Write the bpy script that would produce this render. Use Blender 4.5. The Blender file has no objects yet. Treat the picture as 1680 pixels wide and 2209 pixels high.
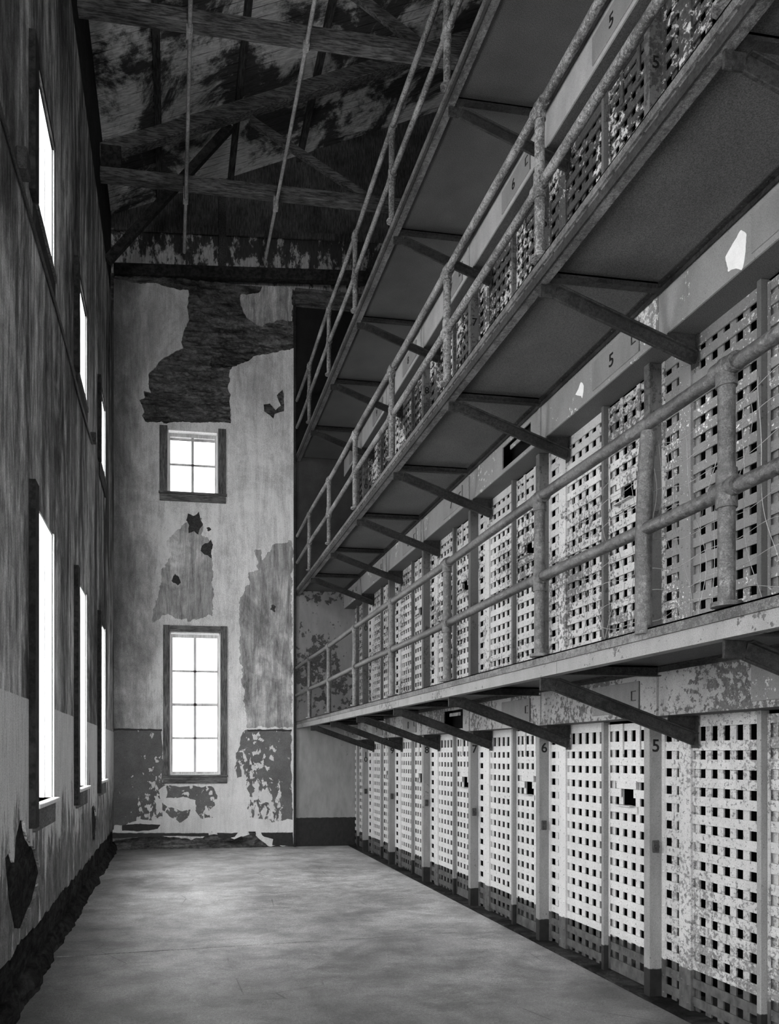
import bpy, math, random
from mathutils import Vector, Matrix, noise as mnoise
random.seed(7); mnoise.seed_set(3)
C = bpy.context.scene.collection

# ------------------------------------------------------------------ camera, light, exposure
YAW = math.radians(8.887)
cam_d = bpy.data.cameras.new('camera'); cam = bpy.data.objects.new('camera', cam_d); C.objects.link(cam)
cam.location = (0, 0, 1.6)
cam.rotation_euler = (math.radians(90), 0, -YAW)
cam_d.sensor_fit = 'HORIZONTAL'; cam_d.sensor_width = 36
cam_d.lens = 1650 / 1680 * 36
cam_d.shift_x = (840 - 631) / 1680
cam_d.shift_y = (1628 - 1104.5) / 1680
cam_d.clip_end = 100
bpy.context.scene.camera = cam

SKY = 9.0
world = bpy.data.worlds.new('overcast'); bpy.context.scene.world = world
world.use_nodes = True
wn = world.node_tree.nodes; wl = world.node_tree.links
bg = wn['Background']; bg.inputs['Strength'].default_value = SKY
tc = wn.new('ShaderNodeTexCoord'); sx = wn.new('ShaderNodeSeparateXYZ'); rp = wn.new('ShaderNodeValToRGB')
mp = wn.new('ShaderNodeMapRange'); mp.inputs[1].default_value = -0.3; mp.inputs[2].default_value = 0.6
wl.new(tc.outputs['Generated'], sx.inputs[0]); wl.new(sx.outputs[2], mp.inputs[0]); wl.new(mp.outputs[0], rp.inputs[0])
rp.color_ramp.elements[0].color = (.9, .9, .9, 1); rp.color_ramp.elements[1].color = (1, 1, 1, 1)
wl.new(rp.outputs[0], bg.inputs[0])

vs = bpy.context.scene.view_settings
vs.view_transform = 'Standard'; vs.look = 'None'; vs.gamma = 1; vs.use_curve_mapping = False
vs.exposure = 1.6

def portal(loc, rot, sx_, sy_):
    l = bpy.data.lights.new('daylight', 'AREA'); l.shape = 'RECTANGLE'; l.size = sx_; l.size_y = sy_
    l.cycles.is_portal = True
    o = bpy.data.objects.new('daylight', l); o.location = loc; o.rotation_euler = rot; C.objects.link(o)

# ------------------------------------------------------------------ main dimensions
CAMH = 1.6
WL = -0.98          # face of the left wall
YE = 13.15          # face of the end wall
YN = -6.0           # wall behind
XC = 2.10           # corner where the end wall stops and the galleries begin
XG = 2.14           # outer edge of galleries
XF = 2.97           # header plates
XL = 3.17           # lattice plane
PER = 1.523
def cn(n): return 4.61 + PER * (n - 5)
LEV = [0.0, 2.15, 4.475, 6.80]
WIN_Y = [6.08, 8.5, 10.92, 3.66, 1.24, -1.18, -3.6]   # centres of the left windows
WIN_W = 0.9

# ------------------------------------------------------------------ helpers
def tag(o, label=None, cat=None, group=None, kind=None):
    if label: o['label'] = label
    if cat: o['category'] = cat
    if group: o['group'] = group
    if kind: o['kind'] = kind
    return o

def empty(name, loc, label=None, cat=None, group=None, kind=None):
    o = bpy.data.objects.new(name, None); o.location = loc; o.empty_display_size = .1
    C.objects.link(o); return tag(o, label, cat, group, kind)

class MB:
    """collects shapes in world coordinates; build() links them as one mesh object"""
    def __init__(s): s.v = []; s.f = []; s.sm = []
    def add(s, vs_, fs, smooth=False):
        b = len(s.v); s.v += [tuple(v) for v in vs_]
        for f in fs: s.f.append(tuple(i + b for i in f)); s.sm.append(smooth)
        return s
    def box(s, x0, x1, y0, y1, z0, z1):
        if x0 > x1: x0, x1 = x1, x0
        if y0 > y1: y0, y1 = y1, y0
        if z0 > z1: z0, z1 = z1, z0
        return s.add([(x0,y0,z0),(x1,y0,z0),(x1,y1,z0),(x0,y1,z0),(x0,y0,z1),(x1,y0,z1),(x1,y1,z1),(x0,y1,z1)],
                     [(0,3,2,1),(4,5,6,7),(0,1,5,4),(1,2,6,5),(2,3,7,6),(3,0,4,7)])
    def bar(s, p, q, w, h, up=(0,0,1)):
        """rectangular bar from p to q, w across, h along 'up'"""
        p = Vector(p); q = Vector(q); d = (q-p).normalized(); u = Vector(up)
        a = d.cross(u).normalized(); b = a.cross(d).normalized()
        vs_ = []
        for c in (p, q):
            for i, j in ((-1,-1),(1,-1),(1,1),(-1,1)): vs_.append(c + a*(i*w/2) + b*(j*h/2))
        return s.add(vs_, [(3,2,1,0),(4,5,6,7),(0,1,5,4),(1,2,6,5),(2,3,7,6),(3,0,4,7)])
    def tube(s, pts, r, n=12, caps=True):
        pts = [Vector(p) for p in pts]; vs_ = []; m = len(pts)
        rr = r if isinstance(r, (list, tuple)) else [r]*m
        ref = None
        for i, p in enumerate(pts):
            d = (pts[min(i+1,m-1)] - pts[max(i-1,0)]).normalized()
            if ref is None:
                ref = Vector((0,0,1)) if abs(d.z) < .9 else Vector((1,0,0))
            a = d.cross(ref).normalized(); b = d.cross(a).normalized()
            for k in range(n):
                t = 2*math.pi*k/n; vs_.append(p + (a*math.cos(t) + b*math.sin(t))*rr[i])
        fs = [(i*n+k, i*n+(k+1)%n, (i+1)*n+(k+1)%n, (i+1)*n+k) for i in range(m-1) for k in range(n)]
        s.add(vs_, fs, True)
        if caps:
            s.add(vs_[:n], [tuple(range(n))[::-1]]); s.add(vs_[-n:], [tuple(range(n))])
        return s
    def ball(s, c, r, n=12, m=8, sc=(1,1,1)):
        vs_ = []; fs = []
        for i in range(m+1):
            ph = math.pi*i/m
            for k in range(n):
                t = 2*math.pi*k/n
                vs_.append((c[0]+r*sc[0]*math.sin(ph)*math.cos(t), c[1]+r*sc[1]*math.sin(ph)*math.sin(t), c[2]+r*sc[2]*math.cos(ph)))
        for i in range(m):
            for k in range(n): fs.append((i*n+k, (i+1)*n+k, (i+1)*n+(k+1)%n, i*n+(k+1)%n))
        return s.add(vs_, fs, True)
    def rivet(s, p, nrm, r=.009):
        p = Vector(p); nv = Vector(nrm); ref = Vector((0,0,1)) if abs(nv.z) < .9 else Vector((1,0,0))
        a = nv.cross(ref).normalized(); b = nv.cross(a).normalized(); vs_ = []
        for rad, h in ((1,0),(.75,.45)):
            for k in range(6):
                t = math.pi*k/3; vs_.append(p + (a*math.cos(t)+b*math.sin(t))*r*rad + nv*r*h)
        vs_.append(p + nv*r*.62)
        fs = [(k,(k+1)%6,6+(k+1)%6,6+k) for k in range(6)] + [(6+k,6+(k+1)%6,12) for k in range(6)]
        return s.add(vs_, fs, True)
    def poly(s, pts, ext):
        """prism: polygon pts (3D) extruded by vector ext"""
        n = len(pts); e = Vector(ext); vs_ = [Vector(p) for p in pts]; vs_ += [v+e for v in vs_]
        fs = [tuple(range(n))[::-1], tuple(range(n, 2*n))] + [(i,(i+1)%n,n+(i+1)%n,n+i) for i in range(n)]
        return s.add(vs_, fs)
    def build(s, name, mat, parent=None, origin=None, bevel=0):
        me = bpy.data.meshes.new(name)
        o = bpy.data.objects.new(name, me)
        if parent is not None: org = wloc(parent)
        else: org = Vector(origin) if origin else Vector((0,0,0))
        me.from_pydata([(v[0]-org.x, v[1]-org.y, v[2]-org.z) for v in s.v], [], s.f); me.update()
        me.polygons.foreach_set('use_smooth', s.sm)
        if mat: me.materials.append(mat)
        C.objects.link(o)
        if parent is not None: o.parent = parent
        else: o.location = org
        if bevel:
            b = o.modifiers.new('edge', 'BEVEL'); b.width = bevel; b.segments = 1; b.limit_method = 'ANGLE'
        return o

def wloc(o):
    v = Vector(o.location)
    while o.parent is not None: o = o.parent; v += Vector(o.location)
    return v

def jag(poly, seg=.06, amp=.02, seed=0, closed=True):
    out = []; n = len(poly)
    for i in range(n if closed else n-1):
        a = Vector(poly[i]); b = Vector(poly[(i+1) % n]); L = (b-a).length
        k = max(1, int(L/seg))
        for j in range(k):
            p = a.lerp(b, j/k)
            q = Vector((p.x, p.y, seed*3.7))
            d = mnoise.noise_vector(q*9)*amp + mnoise.noise_vector(q*31)*amp*.45
            out.append((p.x+d.x, p.y+d.y))
    if not closed: out.append(tuple(poly[-1]))
    return out

def inside(p, poly):
    c = False; j = len(poly)-1
    for i in range(len(poly)):
        a, q = poly[i], poly[j]
        if (a[1] > p[1]) != (q[1] > p[1]) and p[0] < (q[0]-a[0])*(p[1]-a[1])/(q[1]-a[1])+a[0]: c = not c
        j = i
    return c

def sheet(name, outer, holes, t, fn, mat, parent=None):
    """flat sheet with holes, thickness t; fn maps (a, b, depth) to a point"""
    from mathutils.geometry import delaunay_2d_cdt
    vs_ = []; es = []
    for poly in [outer] + holes:
        b0 = len(vs_); n = len(poly); vs_ += [Vector((p[0], p[1])) for p in poly]
        es += [(b0+k, b0+(k+1) % n) for k in range(n)]
    v, e, f, *_ = delaunay_2d_cdt(vs_, es, [], 0, 1e-5)
    keep = []
    for tri in f:
        c = sum((v[k] for k in tri), Vector((0, 0)))/len(tri)
        if inside(c, outer) and not any(inside(c, h) for h in holes):
            a, b_, d = v[tri[0]], v[tri[1]], v[tri[2]]
            keep.append(tuple(tri) if (b_-a).cross(d-a) > 0 else tuple(tri)[::-1])
    cnt = {}
    for tri in keep:
        for k in range(3): cnt.setdefault(frozenset((tri[k], tri[(k+1) % 3])), []).append((tri[k], tri[(k+1) % 3]))
    N = len(v)
    pts = [fn(p.x, p.y, t) for p in v] + [fn(p.x, p.y, 0) for p in v]
    faces = keep + [(c+N, b_+N, a+N) for a, b_, c in keep]
    faces += [(x[0][0]+N, x[0][1]+N, x[0][1], x[0][0]) for x in cnt.values() if len(x) == 1]
    return MB().add(pts, faces).build(name, mat, parent)

def text_mesh(name, body, size, mat, parent, mtx, ext=.0012):
    cu = bpy.data.curves.new(name, 'FONT'); cu.body = body; cu.size = size; cu.extrude = ext
    cu.align_x = 'CENTER'; cu.align_y = 'CENTER'; cu.offset = size*.012; cu.space_line = .72
    tmp = bpy.data.objects.new('tmp', cu); C.objects.link(tmp); bpy.context.view_layer.update()
    me = bpy.data.meshes.new_from_object(tmp.evaluated_get(bpy.context.evaluated_depsgraph_get()))
    bpy.data.objects.remove(tmp); bpy.data.curves.remove(cu)
    me.transform(Matrix.Translation(-wloc(parent)) @ mtx)
    me.materials.clear(); me.materials.append(mat); me.name = name
    o = bpy.data.objects.new(name, me); C.objects.link(o); o.parent = parent
    return o

# ------------------------------------------------------------------ materials
class NT:
    def __init__(s, name, rough=.7, spec=.3):
        s.m = bpy.data.materials.new(name); s.m.use_nodes = True
        s.n = s.m.node_tree.nodes; s.l = s.m.node_tree.links
        s.b = s.n['Principled BSDF']; s.b.inputs['Roughness'].default_value = rough
        s.b.inputs['Specular IOR Level'].default_value = spec
        g = s.n.new('ShaderNodeNewGeometry'); s.pos = g.outputs['Position']
    def map(s, scale):
        m = s.n.new('ShaderNodeMapping'); m.inputs['Scale'].default_value = scale; s.l.new(s.pos, m.inputs[0]); return m.outputs[0]
    def noise(s, scale, sc=(1,1,1), detail=4, rough=.6, dist=0):
        t = s.n.new('ShaderNodeTexNoise'); s.l.new(s.map(sc), t.inputs['Vector'])
        t.inputs['Scale'].default_value = scale; t.inputs['Detail'].default_value = detail
        t.inputs['Roughness'].default_value = rough; t.inputs['Distortion'].default_value = dist
        return t.outputs[0]
    def voro(s, scale, sc=(1,1,1), feat='F1', out=0):
        t = s.n.new('ShaderNodeTexVoronoi'); s.l.new(s.map(sc), t.inputs['Vector']); t.feature = feat
        t.inputs['Scale'].default_value = scale; return t.outputs[out]
    def step(s, v, a, b):
        r = s.n.new('ShaderNodeMapRange'); r.interpolation_type = 'SMOOTHSTEP'
        s.l.new(v, r.inputs[0]); r.inputs[1].default_value = a; r.inputs[2].default_value = b; return r.outputs[0]
    def rng(s, v, a, b, c, d):
        r = s.n.new('ShaderNodeMapRange'); s.l.new(v, r.inputs[0])
        for i, x in enumerate((a,b,c,d)): r.inputs[1+i].default_value = x
        return r.outputs[0]
    def math(s, op, a, b=None):
        m = s.n.new('ShaderNodeMath'); m.operation = op
        for i, x in enumerate((a, b)):
            if x is None: continue
            if isinstance(x, (int, float)): m.inputs[i].default_value = x
            else: s.l.new(x, m.inputs[i])
        return m.outputs[0]
    def mul(s, a, b): return s.math('MULTIPLY', a, b)
    def add(s, a, b): return s.math('ADD', a, b)
    def sub(s, a, b): return s.math('SUBTRACT', a, b)
    def val(s, x):
        v = s.n.new('ShaderNodeValue'); v.outputs[0].default_value = x; return v.outputs[0]
    def mix(s, f, a, b):
        m = s.n.new('ShaderNodeMix'); m.data_type = 'FLOAT'
        s.l.new(f, m.inputs[0])
        for i, x in ((2, a), (3, b)):
            if isinstance(x, (int, float)): m.inputs[i].default_value = x
            else: s.l.new(x, m.inputs[i])
        return m.outputs[0]
    def xyz(s):
        x = s.n.new('ShaderNodeSeparateXYZ'); s.l.new(s.pos, x.inputs[0]); return x.outputs
    def done(s, v, bump=None, dist=.01, strength=.6, tint=(1,1,1)):
        c = s.n.new('ShaderNodeCombineColor')
        for i in range(3):
            s.l.new(v if tint[i] == 1 else s.mul(v, tint[i]), c.inputs[i])
        s.l.new(c.outputs[0], s.b.inputs['Base Color'])
        if bump is not None:
            b = s.n.new('ShaderNodeBump'); b.inputs['Distance'].default_value = dist; b.inputs['Strength'].default_value = strength
            s.l.new(bump, b.inputs['Height']); s.l.new(b.outputs[0], s.b.inputs['Normal'])
        return s.m

def m_painted_steel(name, base, under, amount, chips=34, band=None, bandv=.06, rough=.55, big=2.2, grime=.25, dark=.03):
    """painted steel that has flaked down to an undercoat; amount 0..1"""
    t = NT(name, rough, .35)
    fl = t.noise(chips, (1,1,1), 6, .68)
    lo = t.noise(big, (1,1,.7), 3, .6)
    m = t.add(t.mul(fl, .62), t.mul(lo, .55))
    thr = .80 - .36*amount
    peel = t.step(m, thr, thr+.02)
    tone = t.noise(7, (1,1,.35), 5, .65)
    b = t.mul(t.rng(tone, .3, .75, 1-grime, 1.06), base)
    und = t.mul(t.rng(t.noise(55, (1,1,1), 4), .3, .7, .5, 1.5), under)
    v = t.mix(peel, b, und)
    speck = t.step(t.noise(120, (1,1,1), 3), .66, .70)
    v = t.mix(speck, v, dark)
    v = t.mul(v, t.rng(t.noise(180, (1,1,1), 2, .8), .34, .66, .80, 1.16))
    if band is not None:
        z = t.xyz()[2]
        edge = t.add(z, t.mul(t.sub(t.noise(14), .5), .03))
        bm = t.sub(1.0, t.step(edge, band-.004, band+.004))
        bt = t.mul(t.rng(t.noise(20, (1,1,.6), 5), .3, .75, .45, 1.7), bandv)
        v = t.mix(bm, v, bt)
    return t.done(v, peel, .004, .5)

def m_rusty(name, a, b, scale=22, rough=.5, spec=.4, speck=.5, sc=(1,1,1)):
    t = NT(name, rough, spec)
    n1 = t.step(t.add(t.mul(t.noise(scale*2.2, sc, 7, .75), .7), t.mul(t.noise(5, sc, 3), .3)), .42, .58)
    v = t.mix(n1, a, b)
    v = t.mul(v, t.rng(t.noise(3, sc, 3), .3, .7, .6, 1.3))
    v = t.mul(v, t.rng(t.noise(190, sc, 2, .8), .36, .64, .55, 1.45))
    sp = t.step(t.noise(110, sc, 4, .7), .60, .64)
    v = t.mix(t.mul(sp, speck), v, max(a, b)*2.2)
    return t.done(v, t.add(t.mul(n1, .6), t.noise(90, sc, 4)), .003, .6)

def m_flat(name, v, var=.35, scale=9, rough=.8, spec=.2, grain=.2, sc=(1,1,1)):
    t = NT(name, rough, spec)
    n = t.rng(t.noise(scale, sc, 5, .6), .3, .7, 1-var, 1+var)
    g = t.rng(t.noise(170, sc, 2, .8), .36, .64, 1-grain, 1+grain)
    return t.done(t.mul(t.mul(n, g), v), t.noise(70, sc, 3), .002, .3)

def m_plaster(name, base, streak=.5, blot=.5, seed=0, dado=None, edge=None, big=.85, tone=None):
    t = NT(name, .9, .1)
    x, y, z = t.xyz()
    s1 = t.noise(1.5, (3.2,3.2,.42), 8, .74, .9)
    s2 = t.noise(8, (4,4,.35), 6, .76, .5)
    bl = t.noise(big, (1,1,.65), 8, .70, 1.0)
    md = t.noise(5, (1,1,.7), 7, .74, .5)
    v = t.rng(s1, .34, .66, 1-streak, 1+streak*.7)
    v = t.mul(v, t.rng(s2, .32, .68, 1-streak*.5, 1+streak*.4))
    v = t.mul(v, t.rng(bl, .36, .64, 1-blot*.8, 1+blot*.55))
    v = t.mul(v, t.rng(md, .34, .66, 1-blot*.45, 1+blot*.3))
    g = t.rng(t.noise(140, (1,1,.7), 3, .8), .34, .66, .62, 1.36)
    v = t.mul(t.mul(v, g), base)
    drip = t.step(t.noise(3.3, (4.5,4.5,.16), 6, .7, .3), .60, .70)
    v = t.mul(v, t.rng(drip, 0, 1, 1, 1-.75*streak))
    if tone:
        pm = t.step(t.noise(1.1, (1.6,1.6,.33), 9, .72, .6), .43, .57)
        v = t.mul(v, t.rng(pm, 0, 1, tone, 1.25))
    if edge is not None:      # corner shade, with some dark streaking, painted into the plaster colour
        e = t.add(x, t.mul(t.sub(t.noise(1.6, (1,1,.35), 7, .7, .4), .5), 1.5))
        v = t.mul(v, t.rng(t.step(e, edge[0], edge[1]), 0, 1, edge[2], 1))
    if dado:
        e = t.add(z, t.mul(t.sub(t.noise(30, (1,1,1), 3), .5), .02))
        low = t.sub(1.0, t.step(e, dado[0]-.004, dado[0]+.004))
        fl = t.noise(2.6, (2.4,2.4,.55), 8, .74, .4)
        zz = t.rng(z, .6, 1.7, -.10, .20)
        wh = t.step(t.add(fl, zz), .47, .56)
        dk = t.mul(t.mul(g, t.rng(md, .34, .66, .35, 1.6)), dado[2])
        dv = t.mix(wh, dk, t.mul(t.mul(g, t.rng(s2, .32, .68, .62, 1.12)), dado[1]))
        v = t.mix(low, v, dv)
    v = t.math('MINIMUM', v, .85)
    bump = t.add(t.mul(s2, .4), t.add(t.mul(md, .5), t.mul(t.noise(45, (1,1,.7), 5), .4)))
    return t.done(v, bump, .02, .7)

def m_stone(name, base, scale=2.4):
    t = NT(name, .95, .1)
    n = t.noise(9, (1,1,1.8), 9, .76, .8)
    n2 = t.noise(1.9, (.7,1,1.7), 6, .7, .6)
    lay = t.noise(5, (.35,1,3.2), 5, .65, .7)
    v = t.mul(t.rng(n, .32, .68, .35, 1.8), base)
    v = t.mul(v, t.rng(n2, .34, .66, .35, 1.6))
    v = t.mul(v, t.rng(lay, .35, .55, .35, 1.1))
    return t.done(v, t.add(n, t.mul(lay, .8)), .08, 1.0)

def m_wood(name, a, b, sc=(1,1,12), rough=.8, seed=0, dark=.5):
    t = NT(name, rough, .2)
    g = t.noise(6, sc, 6, .7)
    v = t.mix(t.step(g, .38, .62), a, b)
    v = t.mul(v, t.rng(t.noise(2.5, (1,1,1), 4), .3, .7, 1-dark, 1+dark*.5))
    return t.done(v, g, .004, .5)

def m_floor():
    t = NT('worn_concrete', .5, .6)
    st = t.step(t.noise(1.6, (.9,1.1,1), 9, .80, .2), .34, .66)
    wide = t.mul(t.rng(t.noise(.45, (1,1,1), 3, .5), .35, .65, .70, 1.15), t.rng(t.add(t.xyz()[1], t.mul(t.noise(.8, (1,1,1), 5), 3)), 6.2, 10.4, .40, 1.25))  # broad blotches; near end also darkened in colour, standing in for dimmer light
    fine = t.mul(t.rng(t.noise(8, (1,1,1), 8, .8), .34, .66, .78, 1.18), t.rng(t.noise(55, (1,1,1), 4, .8), .36, .64, .68, 1.32))
    g = t.rng(t.noise(170, (1,1,1), 3, .85), .36, .64, .35, 1.65)
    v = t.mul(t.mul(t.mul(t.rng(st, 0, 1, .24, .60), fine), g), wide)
    ck = t.voro(1.1, (.8,1.2,1), 'DISTANCE_TO_EDGE')
    cr = t.mul(t.sub(1.0, t.step(ck, 0.0, .006)), t.step(t.noise(1.1), .52, .6))
    v = t.mix(t.mul(cr, .75), v, .02)
    t.l.new(t.rng(t.noise(4, (1,1,1), 6), .3, .7, .30, .48), t.b.inputs['Roughness'])
    return t.done(v, t.noise(60, (1,1,1), 6, .75), .006, .6)

def m_roof_boards():
    t = NT('roof_boards', .9, .1)
    x, y, z = t.xyz()
    yy = t.math('FRACT', t.mul(y, 6.5))
    gap = t.add(t.sub(1.0, t.step(yy, 0, .07)), t.step(yy, .95, 1))
    gap = t.math('MINIMUM', t.mul(gap, t.step(t.noise(2.2), .38, .62)), 1.0)
    soot = t.step(t.noise(1.0, (1,1,1), 8, .72, .4), .44, .56)
    g = t.rng(t.noise(14, (.3,3,1), 6, .7), .3, .7, .6, 1.35)
    v = t.mul(t.mix(soot, .08, .80), g)
    v = t.mix(gap, v, .015)
    return t.done(v, t.noise(30, (.3,3,1), 4), .006, .5)

def m_gable():
    t = NT('rusted_sheet', .8, .2)
    z = t.xyz()[2]
    n = t.noise(3.2, (1.6,1,.8), 7, .72)
    m = t.step(t.add(n, t.rng(z, 9.7, 10.8, .12, -.10)), .47, .56)
    v = t.mix(m, .06, .55)
    v = t.mul(v, t.rng(t.noise(18, (3,1,.4), 5), .3, .7, .6, 1.3))
    return t.done(v)

M = {}
M['plaster_left'] = m_plaster('streaked_plaster', .46, .72, 1.0, dado=(1.98, .82, .20), big=.55, tone=.42)
M['plaster_back'] = m_plaster('stained_shaded_plaster', .82, .26, .40, edge=(-1.0, -.1, .30))
M['plaster_pale'] = m_plaster('pale_limewash', .80, .15, .22)
M['plaster_grey'] = m_plaster('bare_grey_plaster', .44, .6, .65)
M['plaster_front'] = m_plaster('plain_plaster', .45, .4, .4)
M['stone'] = m_stone('rough_sandstone', .20)
M['stone_dark'] = m_stone('damp_stone', .045, 3.5)
def m_dado(name, x0, x1, a0, a1):
    """dark dado paint flaked to limewash; more flaking from x0 to x1"""
    t = NT(name, .6, .3)
    x, y, z = t.xyz()
    n = t.add(t.mul(t.noise(8, (1.2,1,.75), 5, .62, .4), .75), t.mul(t.noise(2.6, (1,1,.8), 3), .30))
    amt = t.add(t.rng(x, x0, x1, a0, a1), t.rng(z, .35, 1.9, .05, -.05))
    m = t.step(t.add(n, amt), .60, .612)
    g = t.rng(t.noise(130, (1,1,1), 3), .3, .7, .65, 1.35)
    d = t.mul(g, t.rng(t.noise(4), .3, .7, .10, .16))
    v = t.mix(m, d, t.mul(t.rng(t.noise(12), .3, .7, .85, 1.05), .72))
    return t.done(v, m, .004, .6)
M['dado'] = m_dado('flaked_dado_left', -.9, -.2, -.07, .06)
M['dado_r'] = m_dado('flaked_dado_right', 1.7, 2.0, .06, -.06)
M['dado_m'] = m_dado('flaked_dado_centre', 0, 1, -.03, .05)
M['stain'] = m_flat('soot_stain', .05, .4, 30, .9, .1, .6)
M['black_paint'] = m_flat('black_paint', .018, .5, 20, .5, .3)
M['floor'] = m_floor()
M['roof'] = m_roof_boards()
M['gable'] = m_gable()
M['gable_board'] = m_wood('dark_gable_boards', .05, .14, (8,1,1))
M['timber'] = m_wood('sooty_timber', .045, .20, (1,9,9))
M['timber_y'] = m_wood('sooty_purlin_timber', .03, .09, (9,1,9))
M['timber_dark'] = m_wood('black_timber', .016, .045, (3,3,3))
M['casing'] = m_wood('weathered_casing', .07, .20, (9,9,1))
M['casing_x'] = m_wood('weathered_sill_wood', .07, .20, (1,9,9))
M['white_wood'] = m_wood('white_painted_wood', .70, .86, (7,7,.6), .5, dark=.08)
M['sash'] = m_wood('pale_sash_paint', .45, .65, (7,7,.6), .5, dark=.15)
M['lat1'] = m_painted_steel('white_lattice_paint', .58, .22, .20, 34, band=.27, bandv=.075, grime=.14)
M['lat1_worn'] = m_painted_steel('worn_lattice_paint', .50, .20, .52, 40, band=.27, bandv=.075, big=1.1, grime=.2)
M['lat1_post'] = m_painted_steel('white_post_paint', .26, .10, .22, 26, band=.20, bandv=.012, grime=.3)
M['lat2'] = m_painted_steel('flaking_lattice_paint', .52, .13, .52, 30, big=1.6, grime=.25)
M['lat2_worn'] = m_painted_steel('worn_grey_lattice', .20, .62, .47, 46, big=1.4, grime=.25)
M['hatch1'] = m_painted_steel('worn_hatch_paint', .20, .42, .30, 24, grime=.3)
M['lat2_post'] = m_painted_steel('flaking_post_paint', .11, .05, .40, 28, grime=.3)
M['lat3'] = m_painted_steel('peeling_lattice_paint', .75, .07, .72, 24, big=2.0, grime=.3)
M['lat3_post'] = m_painted_steel('peeling_post_paint', .16, .06, .6, 24, grime=.3)
M['head1'] = m_painted_steel('mottled_header_paint', .36, .09, .52, 26, big=1.5, grime=.25)
M['head2'] = m_painted_steel('grey_header_paint', .27, .60, .30, 24, grime=.18, dark=.10)
M['head3'] = m_painted_steel('smooth_header_paint', .40, .5, .05, 24, grime=.2, dark=.10)
M['hatch'] = m_painted_steel('hatch_paint', .25, .5, .12, 24, grime=.25, dark=.1)
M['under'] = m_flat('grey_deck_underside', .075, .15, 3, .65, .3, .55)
M['channel'] = m_painted_steel('channel_paint', .22, .06, .38, 24, big=1.4, grime=.3)
M['channel_up'] = m_rusty('channel_rust', .05, .14, 16, .55)
M['rail'] = m_rusty('worn_pipe', .035, .10, 18, .34, .6, .35)
M['rail_up'] = m_rusty('rusty_pipe', .05, .24, 26, .5, .5, .6)
M['strut'] = m_rusty('rusty_strut', .012, .034, 20, .6, .25, .2)
M['wire'] = m_flat('wire', .24, .2, 20, .4, .5)
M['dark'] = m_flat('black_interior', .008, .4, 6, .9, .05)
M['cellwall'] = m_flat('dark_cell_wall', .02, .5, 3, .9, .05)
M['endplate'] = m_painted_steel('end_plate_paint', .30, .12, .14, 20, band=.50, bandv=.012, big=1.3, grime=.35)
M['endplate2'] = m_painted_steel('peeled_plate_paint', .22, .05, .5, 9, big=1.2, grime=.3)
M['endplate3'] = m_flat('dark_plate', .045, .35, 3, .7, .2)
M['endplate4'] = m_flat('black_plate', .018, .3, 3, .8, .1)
M['conduit'] = m_rusty('pipe_paint', .3, .5, 16, .6, .3, .4)
M['black'] = m_flat('black_stencil', .012, .3, 30, .6, .2)
M['lock'] = m_rusty('lock_iron', .02, .06, 30, .5)
M['whitepatch'] = m_flat('bare_white_primer', .85, .08, 10, .8, .1, .05)

def m_glass(name, tr):
    m = bpy.data.materials.new(name); m.use_nodes = True
    n = m.node_tree.nodes; l = m.node_tree.links
    out = n['Material Output']; n.remove(n['Principled BSDF'])
    a = n.new('ShaderNodeBsdfTransparent'); a.inputs[0].default_value = (tr, tr, tr, 1)
    b = n.new('ShaderNodeBsdfGlossy'); b.inputs['Roughness'].default_value = .05
    mx = n.new('ShaderNodeMixShader'); mx.inputs[0].default_value = .06
    l.new(a.outputs[0], mx.inputs[1]); l.new(b.outputs[0], mx.inputs[2]); l.new(mx.outputs[0], out.inputs[0])
    return m
M['glass'] = m_glass('window_glass', .93)
M['glass_dusty'] = m_glass('dusty_window_glass', .42)

# ------------------------------------------------------------------ setting: floor, walls, roof
def struct(o, label=None): o['kind'] = 'structure'; return tag(o, label)

b = MB()
J0, J1 = (-1.2, 6.24), (5.2, 6.80)      # joint across the slab
b.poly([(-1.5,YN-.3,0),(5.2,YN-.3,0),(J1[0],J1[1],0),(J0[0]-.3,J0[1]-.04,0)], (0,0,-.2))
b.poly([(J0[0]-.3,J0[1]-.016,0),(J1[0],J1[1]-.004,0),(5.2,YE+.5,0),(-1.5,YE+.5,0)], (0,0,-.2))
b.box(-1.5,5.2,YN-.3,YE+.5,-.45,-.4)
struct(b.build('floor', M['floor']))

# left wall: stone core with openings, then a plaster coat
def rects_with_holes(b, a0, a1, z0, z1, holes, put):
    """holes (a0,a1,z0,z1) sorted into columns; put(a0,a1,z0,z1) adds a solid"""
    cuts = sorted({a0, a1, *[h[0] for h in holes], *[h[1] for h in holes]})
    for p, q in zip(cuts, cuts[1:]):
        hs = sorted([h for h in holes if h[0] <= p+1e-6 and h[1] >= q-1e-6], key=lambda h: h[2])
        z = z0
        for h in hs: put(p, q, z, h[2]); z = h[3]
        put(p, q, z, z1)

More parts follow.
